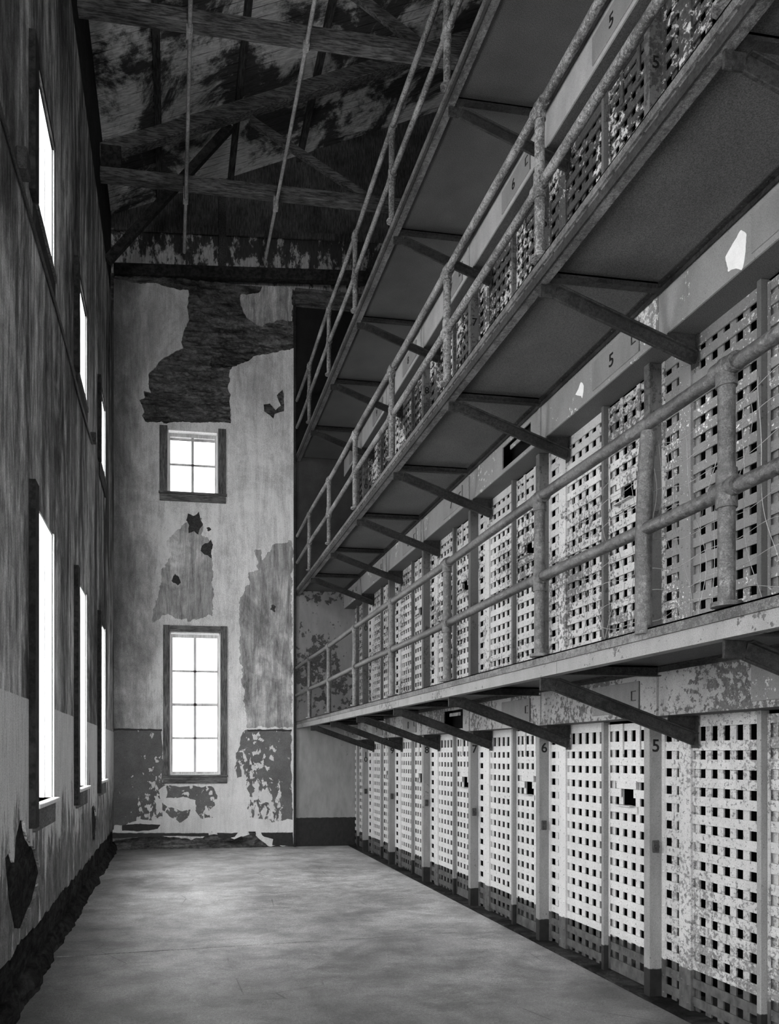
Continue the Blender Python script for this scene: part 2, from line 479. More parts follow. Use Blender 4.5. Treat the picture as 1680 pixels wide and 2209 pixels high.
LZ0, LZ1, UZ0, UZ1 = 1.25, 3.42, 5.55, 6.58
LWALL_T = .32
holesL = [(y-WIN_W/2, y+WIN_W/2, LZ0, LZ1) for y in WIN_Y] + [(y-WIN_W/2, y+WIN_W/2, UZ0, UZ1) for y in WIN_Y]
b = MB()
rects_with_holes(b, YN-.3, YE+.5, -.2, 8.95, holesL, lambda p,q,z,w: b.box(WL-LWALL_T, WL-.02, p, q, z, w))
wall_left = struct(b.build('wall_left', M['stone_dark']))
ol = [(YN, .36), (YE, .36), (YE, 8.95), (YN, 8.95)]
base = jag([(YN,.38),(YE,.36)], .07, .035, 3, False)
outer = base + [(YE,8.95),(YN,8.95)]
def rect(a0,a1,z0,z1): return [(a0,z0),(a1,z0),(a1,z1),(a0,z1)]
hl = [rect(*h) for h in holesL]
patch = jag([(5.18,1.18),(5.32,1.16),(5.45,1.02),(5.75,.90),(5.98,.72),(5.72,.56),(5.45,.50),(5.25,.44),(5.0,.52),(4.82,.74),(4.72,.98),(4.86,1.02),(4.98,.92),(5.05,1.06)], .05, .02, 5)
hl.append(patch)
hl.append(jag([(9.6,.95),(9.9,1.0),(10.3,.75),(10.2,.5),(9.7,.52)], .05, .03, 8))
sheet('plaster_coat', outer, hl, .02, lambda a,z,d: (WL-.02+d, a, z), M['plaster_left'], wall_left)

# end wall: core, plaster coat with the fallen area, paint layers
WBX = (-0.05, 0.80)
winB = [(-0.05, .80, 1.25, 3.68), (-0.09, .76, 6.05, 7.12)]
b = MB()
rects_with_holes(b, WL-.5, XC, -.2, 9.72, winB, lambda p,q,z,w: b.box(p, q, YE+.06, YE+.45, z, w))
wall_back = struct(b.build('wall_back', M['stone']))
f_, px_, py_ = 1650., 631., 1628.
cc, ss = math.cos(YAW), math.sin(YAW)
def onwall(u, v, Y=YE-.02):      # measured photo points -> wall coordinates
    r = (u-px_)/f_; up = -(v-py_)/f_; dx = ss+r*cc; dy = cc-r*ss; t = Y/dy
    return (t*dx, CAMH+t*up)
def z5(pts): return [onwall(220+x/4, 560+y/4) for x, y in pts]
fall = jag(z5([(1660,765),(1480,800),(1330,825),(1240,885),(1130,930),(1090,960),(1105,1030),(1085,1090),(1110,1160),(1100,1230),(1120,1330),(1110,1405),
   (500,1405),(440,1400),(370,1395),(340,1350),(365,1310),(325,1220),(365,1190),(365,1130),(415,1150),(400,985),(440,940),(520,860),(620,800),(700,760),
   (690,700),(700,620),(750,520),(745,440),(745,272),(640,255),(480,210),(330,205),(180,180),(40,150)]), .018, .03, 2, False)
fall = [(max(WL+.005, min(p[0], XC-.01)), p[1]) for p in fall]
hb = [rect(*h) for h in winB]
def z7(pts): return [onwall(220+x/3, 1300+y/3) for x, y in pts]
def crack(pts, w):
    L = [(p[0], p[1]) for p in pts]; up_ = []; dn = []
    for i, p in enumerate(L):
        q = L[min(i+1, len(L)-1)]; o = L[max(i-1, 0)]
        d = Vector((q[0]-o[0], q[1]-o[1])).normalized(); n = Vector((-d.y, d.x))*w*(.35 if i in (0, len(L)-1) else 1)
        up_.append((p[0]+n.x, p[1]+n.y)); dn.append((p[0]-n.x, p[1]-n.y))
    return up_ + dn[::-1]
hb.append(crack(jag(z7([(420,1268),(560,1270),(590,1310),(575,1350),(610,1400),(650,1445),(700,1455),(712,1490)]), .03, .012, 4, False), .006))
hb.append(jag(z7([(945,1405),(985,1430),(1000,1500),(960,1520),(940,1470)]), .03, .015, 6))
hb.append(jag(z5([(1395,1250),(1450,1240),(1500,1300),(1540,1260),(1505,1170),(1560,1120),(1570,1150),(1570,1310),(1490,1330),(1480,1370),(1440,1340),(1400,1310)]), .03, .012, 9))
def rubble(name, x0, x1, z0, z1, step, mat, parent, depth=.06):
    nx = int((x1-x0)/step); nz = int((z1-z0)/step); vs_ = []; fs = []
    for j in range(nz+1):
        for i in range(nx+1):
            x = x0+(x1-x0)*i/nx; z = z0+(z1-z0)*j/nz
            q = Vector((x*1.6+.25*mnoise.noise((x*2,z*2,3)), z*3.1+.5*mnoise.noise((x*1.3,z*1.6,9)), 4))
            d, pts_ = mnoise.voronoi(q)
            edge = min(1, (d[1]-d[0])*5)
            h = .25+.45*edge+.35*mnoise.noise(pts_[0]*3)+.45*mnoise.fractal(Vector((x*9,z*12,1)), .8, 2.1, 5)
            vs_.append((x, max(YE-.014, YE+.045-depth*h), z))
    hole = lambda i, j: any(a-.01 < x0+(x1-x0)*(i+.5)/nx < c+.01 and e-.01 < z0+(z1-z0)*(j+.5)/nz < g+.01 for a, c, e, g in winB)
    b = MB(); b.add(vs_, [(j*(nx+1)+i, j*(nx+1)+i+1, (j+1)*(nx+1)+i+1, (j+1)*(nx+1)+i) for j in range(nz) for i in range(nx) if not hole(i, j)])
    return b.build(name, mat, parent)
rubble('exposed_stone', WL+.01, XC-.03, 7.13, 9.70, .016, M['stone'], wall_back)
rubble('exposed_stone', WL+.01, 1.66, .0, .34, .018, M['stone'], wall_back, .07)
bot = jag([(WL,.15),(-.3,.24),(.3,.16),(.8,.26),(1.05,.16),(1.35,.24),(1.5,.13),(1.62,.02),(XC-.01,.02)], .05, .03, 7, False)
bk = lambda off: (lambda a,z,d: (a, YE-off-d, z))
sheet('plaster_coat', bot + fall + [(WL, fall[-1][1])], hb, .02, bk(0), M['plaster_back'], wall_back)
sheet('plaster_remnant', [(min(p[0], XC-.01), p[1]) for p in jag(z5([(1190,300),(1200,400),(1250,500),(1380,580),(1430,545),(1520,530),(1640,525),(1640,240),(1400,225),(1340,290)]), .018, .03, 17)], [], .02, bk(0), M['plaster_grey'], wall_back)

def blob(cx, cz, r, asp=1.4, seed=0):
    n = 11; out = []
    for k in range(n):
        t = 2*math.pi*k/n; rr = r*random.uniform(.45, 1.15)
        out.append((cx+rr*math.cos(t), cz+rr*asp*math.sin(t)))
    return out
# grey dado paint, left and right of the window, flaked to limewash beneath
DT = 2.03
d_l = z7([(70,815),(385,822),(385,880),(395,960),(405,1090),(412,1180),(365,1215),(370,1260),(390,1300),(385,1360),(400,1400),(330,1410),(250,1400),(150,1440),(70,1440)])
sheet('limewash', jag(z7([(125,1330),(240,1120),(370,860),(400,860),(412,1180),(700,1180),(830,1150),(840,850),(835,200),(870,160),(885,300),(875,830),(1215,850),(1220,1480),(60,1490)]), .05, .03, 12), [], .0015, bk(.02), M['plaster_pale'], wall_back)
d_lj = jag(d_l, .04, .02, 21)
sheet('dado_paint', d_lj, [], .0012, bk(.0215), M['dado'], wall_back)
d_r = z7([(905,840),(935,822),(1222,822),(1228,1100),(1235,1400),(1190,1410),(1100,1420),(1030,1400),(960,1380),(940,1330),(960,1260),(930,1190),(935,1160),(905,1130),(870,1130),(860,1060),(870,980),(890,930),(890,880)])
d_rj = jag(d_r, .03, .03, 22)
sheet('dado_paint', d_rj, [], .0012, bk(.0215), M['dado_r'], wall_back)
d_m = z7([(415,1185),(720,1190),(745,1250),(740,1300),(690,1350),(725,1390),(640,1400),(600,1340),(610,1280),(560,1260),(420,1262)])
d_mj = jag(d_m, .03, .025, 23)
sheet('dado_paint', d_mj, [], .0012, bk(.0215), M['dado_m'], wall_back)
d_q = jag(z7([(390,1300),(440,1330),(520,1345),(570,1340),(560,1390),(500,1420),(430,1380),(395,1340)]), .03, .025, 24)
sheet('dado_paint', d_q, [], .0012, bk(.0215), M['dado_m'], wall_back)
for pts, sd in (([(60,813),(388,820),(388,830),(60,826)], 31), ([(940,822),(1225,822),(1225,832),(945,832)], 32),
                ([(70,1490),(690,1492),(695,1515),(560,1512),(400,1510),(250,1520),(70,1525)], 33),
                ([(745,1490),(880,1490),(860,1515),(800,1530),(755,1522)], 34), ([(1030,1488),(1235,1488),(1240,1575),(1100,1570),(1105,1530),(1040,1510)], 35),
                ([(130,1440),(250,1432),(380,1440),(360,1465),(240,1480),(130,1475)], 36)):
    sheet('black_band', jag(z7(pts), .03, .010, sd), [], .0012, bk(.0227), M['black_paint'], wall_back)
# bare grey plaster areas above the lower window and down the right side
def z6(pts): return [onwall(220+x/4, 1100+y/4) for x, y in pts]
for pts, sd in (([(640,180),(760,60),(850,60),(860,200),(940,270),(950,420),(950,560),(965,700),(950,910),(860,925),(760,960),(680,940),(560,905),(440,980),(450,860),(500,700),(520,500),(590,400),(560,280)], 41),
                ([(1320,360),(1370,340),(1380,420),(1500,300),(1640,260),(1640,1880),(1250,1880),(1220,1500),(1190,1300),(1190,1000),(1180,800),(1220,700),(1280,640),(1260,540),(1340,520)], 42)):
    sheet('bare_plaster', jag(z6(pts), .016, .045, sd), [], .0012, bk(.02), M['plaster_grey'], wall_back)
for cx, cz, r in ((800,120,95),(915,330,60),(920,165,18),(640,600,40),(1480,850,25)):
    p = onwall(220+cx/4, 1100+cz/4); rr = r/4*.0079
    sheet('dark_stain', jag(blob(*p, rr*1.1, 1.25), .02, .02, cx), [], .001, bk(.0215), M['stain'], wall_back)

# wall behind the camera (its tall unglazed opening is added, to light the end wall) and the far side of the cell block
b = MB()
rects_with_holes(b, WL-.5, 5.2, -.2, 11, [(0, 1.5, .4, 5.0)], lambda p,q,z,w: b.box(p, q, YN-.3, YN, z, w))
struct(b.build('wall_front', M['plaster_front']))
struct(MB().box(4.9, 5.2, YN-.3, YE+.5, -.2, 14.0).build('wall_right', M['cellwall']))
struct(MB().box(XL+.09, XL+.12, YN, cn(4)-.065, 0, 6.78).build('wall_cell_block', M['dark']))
# plates closing the ends of the galleries
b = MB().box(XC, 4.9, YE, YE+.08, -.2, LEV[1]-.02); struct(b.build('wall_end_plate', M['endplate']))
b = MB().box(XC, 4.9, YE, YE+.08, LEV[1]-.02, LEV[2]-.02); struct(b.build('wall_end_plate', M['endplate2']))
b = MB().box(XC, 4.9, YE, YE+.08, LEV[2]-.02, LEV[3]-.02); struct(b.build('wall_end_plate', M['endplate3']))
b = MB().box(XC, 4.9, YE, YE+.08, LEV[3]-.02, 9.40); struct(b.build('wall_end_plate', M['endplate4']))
b = MB().box(XC, 4.9, YE-.02, YE+.4, 9.40, 9.72); struct(b.build('wall_end_course', M['stone']))
b = MB().box(XC-.03, XC+.012, YE-.045, YE+.01, 0, 9.40); struct(b.build('trim_1', M['strut'], bevel=.004))
# kick plate under end plate, kerb under the cells
b = MB().box(3.04, XL+.05, cn(4)-.03, YE, 0, .018); struct(b.build('trim_2', M['stone_dark'], bevel=.004))
b = MB()
sec = []
k = 0; y = YN
while y < YE:
    w0 = .06+.05*mnoise.noise((y*2.1,0,1))+.02*mnoise.noise((y*9,4,1)); h0 = .12+.05*mnoise.noise((y*1.7,2,1))+.025*mnoise.noise((y*8,7,1))
    sec.append([(WL-.02,y,0), (WL+w0,y,0), (WL+w0*.75,y,h0*.55), (WL+.004,y,h0), (WL-.02,y,h0)]); y += .045
b.add([p for q in sec for p in q], [(5*m+a, 5*m+a+1, 5*m+a+6, 5*m+a+5) for m in range(len(sec)-1) for a in range(4)])
struct(b.build('baseboard_left', M['stone_dark']))

# partitions and floors inside the block
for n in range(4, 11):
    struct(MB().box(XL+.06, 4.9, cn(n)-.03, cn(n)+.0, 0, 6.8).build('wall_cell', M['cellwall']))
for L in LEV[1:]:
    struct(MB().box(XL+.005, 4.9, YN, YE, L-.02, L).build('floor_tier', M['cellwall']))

# gable and roof
SL = .436
def zroof(x): return 10.80 + SL*(x+.98)
b = MB()
n = 180; x0 = WL-.5; x1 = 5.2
vs_ = []
for i in range(n+1):
    x = x0+(x1-x0)*i/n; d = .012*(1 if i % 2 else -1)
    vs_ += [(x, YE+.25+d, 9.3), (x, YE+.25+d, 10.85)]
b.add(vs_, [(2*i, 2*i+1, 2*i+3, 2*i+2) for i in range(n)], True)
struct(b.build('wall_gable', M['gable']))
b = MB().poly([(x0,YE+.24,10.55),(x1,YE+.24,10.95),(x1,YE+.24,zroof(x1)+.1),(x0,YE+.24,zroof(x0)+.1)], (0,-.06,0))
b.bar((WL,YE+.17,10.58),(x1,YE+.17,10.93),.04,.10)
struct(b.build('wall_gable_boards', M['gable_board']))
b = MB().box(x0, x1, YE+.3, YE+.4, 9.2, 13.6); struct(b.build('wall_gable_back', M['dark']))
b = MB().poly([(WL-.8,YN-.3,zroof(WL-.8)),(5.4,YN-.3,zroof(5.4)),(5.4,YE+.5,zroof(5.4)),(WL-.8,YE+.5,zroof(WL-.8))], (0,0,.08))
struct(b.build('ceiling', M['roof']))
b = MB().box(WL-.5, WL-.06, YN, YE+.2, 8.95, 10.78); struct(b.build('trim_3', M['timber_dark']))
b = MB().box(WL-.5, 5.2, YN-.3, YN, 10.9, 13.6); struct(b.build('wall_front_gable', M['dark']))

# ------------------------------------------------------------------ windows
wi = [0]
def left_window(yc, z0, z1, upper, full):
    wi[0] += 1
    w = struct(empty('window_%d' % wi[0], (WL, yc, z0)))
    y0, y1 = yc-WIN_W/2, yc+WIN_W/2; xo = WL-.24
    # lining of the reveal: boards on jambs, soffit and sill
    b = MB()
    b.box(xo-.05, WL-.004, y1-.02, y1, z0, z1); b.box(xo-.05, WL-.004, y0, y0+.02, z0, z1); b.box(xo-.05, WL-.004, y0+.02, y1-.02, z1-.02, z1)
    for k in (.06, .12, .17): b.box(WL-k-.018, WL-k, y1-.032, y1-.02, z0, z1-.02)
    b.build('jamb_lining', M['white_wood'], w)
    b = MB().box(xo-.04, xo, y0+.02, y0+.07, z0, z1-.02); b.box(xo-.04, xo, y1-.07, y1-.02, z0, z1-.02)
    b.box(xo-.04, xo, y0+.07, y1-.07, z0, z0+.06); b.box(xo-.04, xo, y0+.07, y1-.07, z1-.08, z1-.02)
    b.box(xo-.03, xo-.01, yc-.012, yc+.012, z0+.06, z1-.08)
    k = 3 if not upper else 1
    for i in range(1, k+1):
        z = z0+.06+(z1-z0-.14)*i/(k+1); b.box(xo-.03, xo-.01, y0+.07, y1-.07, z-.012, z+.012)
    b.build('sash', M['sash'], w)
    MB().box(xo-.022, xo-.018, y0+.05, y1-.05, z0+.04, z1-.06).build('glass', M['glass'], w)
    if full:
        # casing: thick dark near stile, slim far one
        b = MB().box(WL-.004, WL+.045, y0-.15, y0-.002, z0-(.16 if not upper else .05), z1+(.08 if not upper else .02)); b.build('casing', M['timber_dark'], w)
        b = MB().box(WL-.004, WL+.012, y1, y1+.035, z0, z1); b.build('far_bead', M['white_wood'], w)
        if not upper:
            MB().box(WL-.24, WL+.055, y0-.02, y1+.06, z0-.035, z0+.0).build('window_sill', M['white_wood'], w, bevel=.006)
            MB().box(WL-.004, WL+.02, y0+.0, y1+.03, z0-.20, z0-.04).build('apron', M['casing_x'], w)
        else:
            MB().box(WL-.24, WL+.03, y0-.0, y1+.03, z0-.05, z0+.0).build('window_sill', M['casing_x'], w)
            MB().box(WL-.004, WL+.02, y0, y1+.02, z0-.22, z0-.06).build('apron', M['timber_dark'], w)
            MB().box(WL-.004, WL+.02, y0, y1+.02, z1+.0, z1+.06).build('head_casing', M['timber_dark'], w)
    portal((WL-.31, yc, (z0+z1)/2), (0, math.radians(-90), 0), z1-z0-.02, WIN_W-.02)
for i, y in enumerate(WIN_Y):
    left_window(y, LZ0, LZ1, False, i < 4)
for i, y in enumerate(WIN_Y):
    left_window(y, UZ0, UZ1, True, i < 4)

def end_window(x0, x1, z0, z1, rows, sillh, cas):
    wi[0] += 1
    w = struct(empty('window_%d' % wi[0], ((x0+x1)/2, YE, z0)))
    yf = YE-.02
    b = MB()
    b.box(x0, x0+.018, yf, YE+.2, z0, z1); b.box(x1-.018, x1, yf, YE+.2, z0, z1); b.box(x0, x1, yf, YE+.2, z1-.018, z1); b.box(x0, x1, yf, YE+.2, z0, z0+.018)
    b.build('jamb_lining', M['white_wood'], w)
    ys = YE+.12
    b = MB(); s = .045
    b.box(x0+.018, x0+s, ys, ys+.035, z0, z1); b.box(x1-s, x1-.018, ys, ys+.035, z0, z1)
    b.box(x0+s, x1-s, ys, ys+.035, z0+.018, z0+.06); b.box(x0+s, x1-s, ys, ys+.035, z1-.07, z1-.018)
    b.build('sash', M['sash'], w)
    b = MB(); xm = (x0+x1)/2
    b.box(xm-.021, xm+.021, ys+.006, ys+.03, z0+.06, z1-.07)
    for i in range(1, rows):
        z = z0+.06+(z1-z0-.13)*i/rows; hh = .024 if (rows == 4 and i == 2) else .017
        b.box(x0+s, x1-s, ys+.006, ys+.03, z-hh, z+hh)
    b.build('glazing_bars', M['sash'], w)
    MB().box(x0+.03, x1-.03, ys+.014, ys+.019, z0+.03, z1-.03).build('glass', M['glass_dusty'], w)
    for a0, a1 in ((x0-cas, x0-.004), (x1+.004, x1+cas)):
        MB().box(a0, a1, yf-.03, yf, z0-.0, z1+(cas if rows == 4 else .05)).build('casing', M['casing'], w, bevel=.004)
    if rows == 4: MB().box(x0-.004, x1+.004, yf-.028, yf, z1+.004, z1+cas-.005).build('head_casing', M['casing_x'], w, bevel=.004)
    MB().box(x0-cas-.015, x1+cas+.015, yf-.055, yf+.08, z0-.03, z0+.004).build('window_sill', M['casing_x'], w, bevel=.005)
    MB().box(x0-cas, x1+cas, yf-.03, yf, z0-sillh, z0-.032).build('apron', M['casing_x'], w, bevel=.004)
    portal(((x0+x1)/2, YE+.25, (z0+z1)/2), (math.radians(-90), 0, 0), x1-x0, z1-z0)
end_window(*winB[0], 4, .14, .115)
end_window(*winB[1], 2, .15, .135)
portal((.75, YN-.35, 2.7), (math.radians(90), 0, 0), 1.5, 4.6)  # sky portal for the opening added behind the camera

# ------------------------------------------------------------------ roof timbers
def truss(Y, zt, label, near):
    t = empty('roof_truss', (1.2, Y, zt), label, 'roof truss', 'timber roof trusses')
    MB().bar((WL-.15, Y, zt), (4.9, Y, zt+.04), .16, .15).build('tie_beam', M['timber'], t, bevel=.008)
    zo = 10.30
    MB().bar((WL-.15, Y, zo-.02), (4.9, Y, zo+SL*(4.9-WL+.15)), .16, .20).build('rafter', M['timber'], t, bevel=.008)
    MB().box(WL-.05, WL+.24, Y-.09, Y+.09, zt+.07, zo+.10).build('heel_block', M['timber_dark'], t)
    MB().bar((1.14, Y+.01, 11.10), (2.93, Y+.01, zt+.12), .07, .10).build('strut', M['timber'], t)
    if not near: MB().bar((.85, Y+.12, 11.05), (WL+.03, Y+.12, 8.85), .10, .12).build('knee_brace', M['timber_dark'], t)
truss(11.4, 10.02, 'far roof truss, its rafter crossing in front of the dark gable', False)
truss(8.75, 9.91, 'nearer roof truss whose tie beam crosses the top of the photo', True)
for x, lab in ((-.22, 'first roof purlin out from the left wall'), (.99, 'second roof purlin out from the left wall'), (2.2, 'third roof purlin, partly hidden behind top gallery railing')):
    zc = zroof(x)-.075
    o = MB().box(x-.05, x+.05, YN, YE+.15, zc-.07, zc+.07).build('roof_purlin', M['timber_y'], None, (x, 3.5, zc), bevel=.006)
    tag(o, lab, 'purlin', 'roof purlins')
o = MB().bar((WL, YE+.02, 9.74), (4.8, YE+.02, 10.12), .15, .19).build('gable_beam', M['timber_dark'], None, (1.2, YE, 9.9), bevel=.008)
tag(o, 'dark timber beam along the top of the end wall below the gable', 'beam')
o = MB().box(.78, .90, YE+.02, YE+.16, 9.9, 11.5).build('gable_post', M['timber_y'], None, (.84, YE, 9.9))
tag(o, 'short upright timber post on the beam against the corrugated gable', 'post')
for x, z, lab in ((.185, 9.79, 'thin ceiling pipe nearer the left wall, running to the end wall'), (1.525, 9.83, 'thin ceiling pipe nearer the galleries, with a clamp on the near truss')):
    p = empty('ceiling_pipe', (x, 4, z), lab, 'pipe', 'pipes under the roof trusses')
    pts = [(x+.006*math.sin(y*.8), y, z+.012*math.sin(y*.5+x)) for y in [YN+k*.6 for k in range(33)] if y < YE-.05]
    MB().tube(pts, .026, 10).build('pipe', M['conduit'], p)
    for Y, zt in ((8.75, 9.91), (11.4, 10.02)):
        MB().box(x-.035, x+.035, Y-.05, Y+.05, z-.035, zt-.05).build('clamp', M['conduit'], p)

# conduit along the left wall
c_ = empty('wall_conduit', (WL+.02, 6, 5.3), 'thin dark conduit with junction boxes along the left wall under the upper windows', 'conduit')
pts = [(WL+.018, y, 5.29+.05*math.sin(y*1.1)+(.10*max(0, (y-8.2))/1.2)) for y in [1+k*.25 for k in range(35)]]
MB().tube(pts, .013, 8).build('pipe', M['lock'], c_)
MB().box(WL, WL+.07, 5.02, 5.16, 5.30, 5.44).build('junction_box', M['lock'], c_, bevel=.01)
MB().box(WL, WL+.07, 9.42, 9.54, 5.36, 5.47).build('junction_box', M['lock'], c_, bevel=.01)

# ------------------------------------------------------------------ cell fronts
PITCH = .1125
def lattice(b, y0, y1, z0, z1, ys, rivets, top_plate=.07, slot=None, vw=.050):
    """riveted flat-bar lattice in the plane X = XL: bars across in front, bars up (at ys) behind; slot = (y0, y1, first, last row)"""
    hs = .058; t = .010; gap = .007
    z = z0+.03; rows = []
    while z+hs < z1-top_plate+.01: rows.append(z); z += PITCH
    for i, zz in enumerate(rows):
        if slot and slot[2] < i < slot[3]:
            b.box(XL, XL+t, y0, slot[0], zz, zz+hs); b.box(XL, XL+t, slot[1], y1, zz, zz+hs)
        else: b.box(XL, XL+t, y0, y1, zz, zz+hs)
    b.box(XL, XL+t, y0, y1, z1-top_plate, z1)
    for yc in ys:
        a, c = max(y0, yc-vw/2), min(y1, yc+vw/2)
        if slot and slot[0]-.005 < yc < slot[1]+.005:
            b.box(XL+t+gap, XL+2*t+gap, a, c, z0, rows[slot[2]]+hs); b.box(XL+t+gap, XL+2*t+gap, a, c, rows[slot[3]], z1)
        else: b.box(XL+t+gap, XL+2*t+gap, a, c, z0, z1)
        if rivets:
            for i, zz in enumerate(rows):
                if slot and slot[2] < i < slot[3] and slot[0]-.02 < yc < slot[1]+.02: continue
                b.rivet((XL, min(max(yc, y0+.02), y1-.02), zz+hs/2), (-1,0,0), .0075)
    return rows

def make_cell(tier, n, z0, z1, mat, pmat, label, grp):
    c = cn(n); end = min(c+PER, YE)
    root = empty('cell_front', (XL, c, z0), label, 'cell front', grp)
    L0 = z0
    # column the door locks to
    b = MB().box(XL-.095, XL+.01, c-.03, c+.03, z0, z1)
    b.build('lock_post', pmat, root, bevel=.004)
    b = MB().box(XL-.006, XL+.01, c-.06, c-.03, z0, z1)
    for k in range(int((z1-z0)/PITCH)): b.rivet((XL-.006, c-.045, z0+.05+k*PITCH), (-1,0,0), .009)
    b.build('post_flange', mat, root)
    # lock
    b = MB().box(XL-.075, XL-.03, c-.045, c-.03, z0+.96, z0+1.04)
    b.tube([(XL-.052, c-.045, z0+1.0), (XL-.052, c-.058, z0+1.0)], .014, 10)
    b.build('lock', M['lock'], root, bevel=.004)
    # door
    dw0, dw1 = c+.032, c+.59
    door = MB()
    dys = [c+.065+.1*k for k in range(6)]
    sl = (c+.29, c+.44, 10, 12)
    rows = lattice(door, dw0, dw1, z0+.03, z1-.02, dys, True, .05, sl)
    # upright straps at the top of the door
    for yy in (c+.20, c+.40):
        door.box(XL-.012, XL, yy, yy+.035, z1-.25, z1-.02)
        for k in (z1-.06, z1-.22): door.rivet((XL-.012, yy+.017, k), (-1,0,0), .008)
    door.box(XL-.006, XL, dw0, dw0+.018, z0+.03, z1-.02); door.box(XL-.006, XL, dw1-.018, dw1, z0+.03, z1-.02)
    if tier == 0: door.box(XL-.004, XL, dw0, dw1, z0+.03, z0+.12)
    dr = door.build('door', mat, root)
    s = MB()
    a, e = sl[:2]; q = rows[10]+.058; r = rows[12]-.052
    s.box(XL-.007, XL+.012, a-.04, e+.045, r, r+.06); s.box(XL-.010, XL-.001, a-.06, e+.06, q-.050, q-.004)
    s.box(XL-.05, XL-.001, a-.03, e+.03, q-.006, q)
    for yy in (a-.04, (a+e)/2, e+.04): s.rivet((XL-.009, yy, r+.045), (-1,0,0), .008)
    s.build('food_slot', mat, dr)
    # hinge stile
    b = MB().box(XL-.045, XL+.01, c+.592, c+.622, z0, z1); b.build('hinge_post', pmat, root, bevel=.003)
    # fixed lattice, riveted strip, narrow lattice
    fx1 = min(c+PER-.325, end)
    if fx1 < c+1.1: lattice_b = MB(); lattice(lattice_b, c+.632, fx1, z0+.02, z1, [fx1-.03-.103*k for k in range(4)], False); lattice_b.build('fixed_lattice', mat, root)
    else:
        lb = MB(); lattice(lb, c+.632, fx1, z0+.02, z1, [fx1-.015-.103*k for k in range(6)], False); lb.build('fixed_lattice', mat, root)
        b = MB().box(XL-.014, XL+.014, c+PER-.325, c+PER-.215, z0, z1)
        for k in range(int((z1-z0)/PITCH)):
            for d in (.027, .083): b.rivet((XL-.014, c+PER-.325+d, z0+.06+k*PITCH+(.02 if d > .05 else 0)), (-1,0,0), .010)
        b.build('riveted_strip', mat, root)
        nb = MB(); lattice(nb, c+PER-.215, c+PER-.06, z0+.02, z1, [c+PER-.205, c+PER-.125], True); nb.build('narrow_lattice', mat, root)
    return root

T = lambda x, y, z, rows: Matrix((rows[0]+(x,), rows[1]+(y,), rows[2]+(z,), (0,0,0,1)))
TX = lambda rows: rows
def side_num(x, y, z):   # faces the viewer (-Y)
    return Matrix(((1,0,0,x),(0,0,-1,y),(0,1,0,z),(0,0,0,1)))
def front_num(x, y, z):  # faces the corridor (-X), text runs towards -Y
    return Matrix(((0,0,-1,x),(-1,0,0,y),(0,1,0,z),(0,0,0,1)))

tiers = [('ground tier', 'ground-tier', 'lat1', 'lat1_post', 0.0, LEV[1]-.31),
         ('middle tier', 'middle-tier', 'lat2', 'lat2_post', LEV[1], LEV[2]-.31),
         ('top tier', 'top-tier', 'lat3', 'lat3_post', LEV[2], LEV[3]-.31)]
look = ['white', 'flaking pale', 'badly peeling']
for ti, (tn, tl, m1, m2, z0, z1) in enumerate(tiers):
    for n in range(4, 11):
        if n == 4: lab = '%s lattice cell front of the %s, cut by right photo edge' % (look[ti], tn)
        elif n == 10: lab = '%s steel lattice cell front of the %s beside the end wall' % (look[ti], tn)
        else: lab = '%s lattice cell front on the %s, its lock post numbered %d' % (look[ti], tn, n)
        if ti == 2 and 4 < n < 10: lab = 'badly peeling lattice cell front on the top tier above number %d of the middle tier' % n
        r = make_cell(ti, n, z0, z1, M['lat%d_worn' % (ti+1)] if (ti < 2 and n == 4) else M[m1], M[m2], lab, '%s cell fronts' % tl)
        if n >= 5:
            body = '1\n0' if n == 10 else str(n)
            text_mesh('number', body, .115, M['black'], r, side_num(XL-.048, cn(n)-.0312, z0+(1.655 if n < 10 else 1.56)))

# the rest of the block, nearer than anything the photo shows
for ti, (z0, z1, m1, m2, hd) in enumerate(((0, LEV[1]-.31, 'lat1_worn', 'lat1_post', 'head1'), (LEV[1], LEV[2]-.31, 'lat2_worn', 'lat2_post', 'head2'), (LEV[2], LEV[3]-.31, 'lat3', 'lat3_post', 'head3'))):
    b = MB(); y0, y1 = -2.5, cn(4)-.065
    lattice(b, y0, y1, z0+.02, z1, [y0+.05+.103*k for k in range(int((y1-y0-.06)/.103))], False)
    struct(b.build('wall_lattice', M[m1]))
    b = MB()
    for n in (1, 2, 3): b.box(XL-.095, XL+.005, cn(n)-.03, cn(n)+.03, z0, z1); b.box(XL-.045, XL+.005, cn(n)+.59, cn(n)+.62, z0, z1)
    struct(b.build('wall_posts', M[m2]))
    b = MB().box(XF, XF+.012, YN, cn(4)-.285, z1, z1+.29); b.box(XF+.012, XL+.01, YN, cn(4)-.285, z1, z1+.01)
    struct(b.build('wall_header', M[hd]))

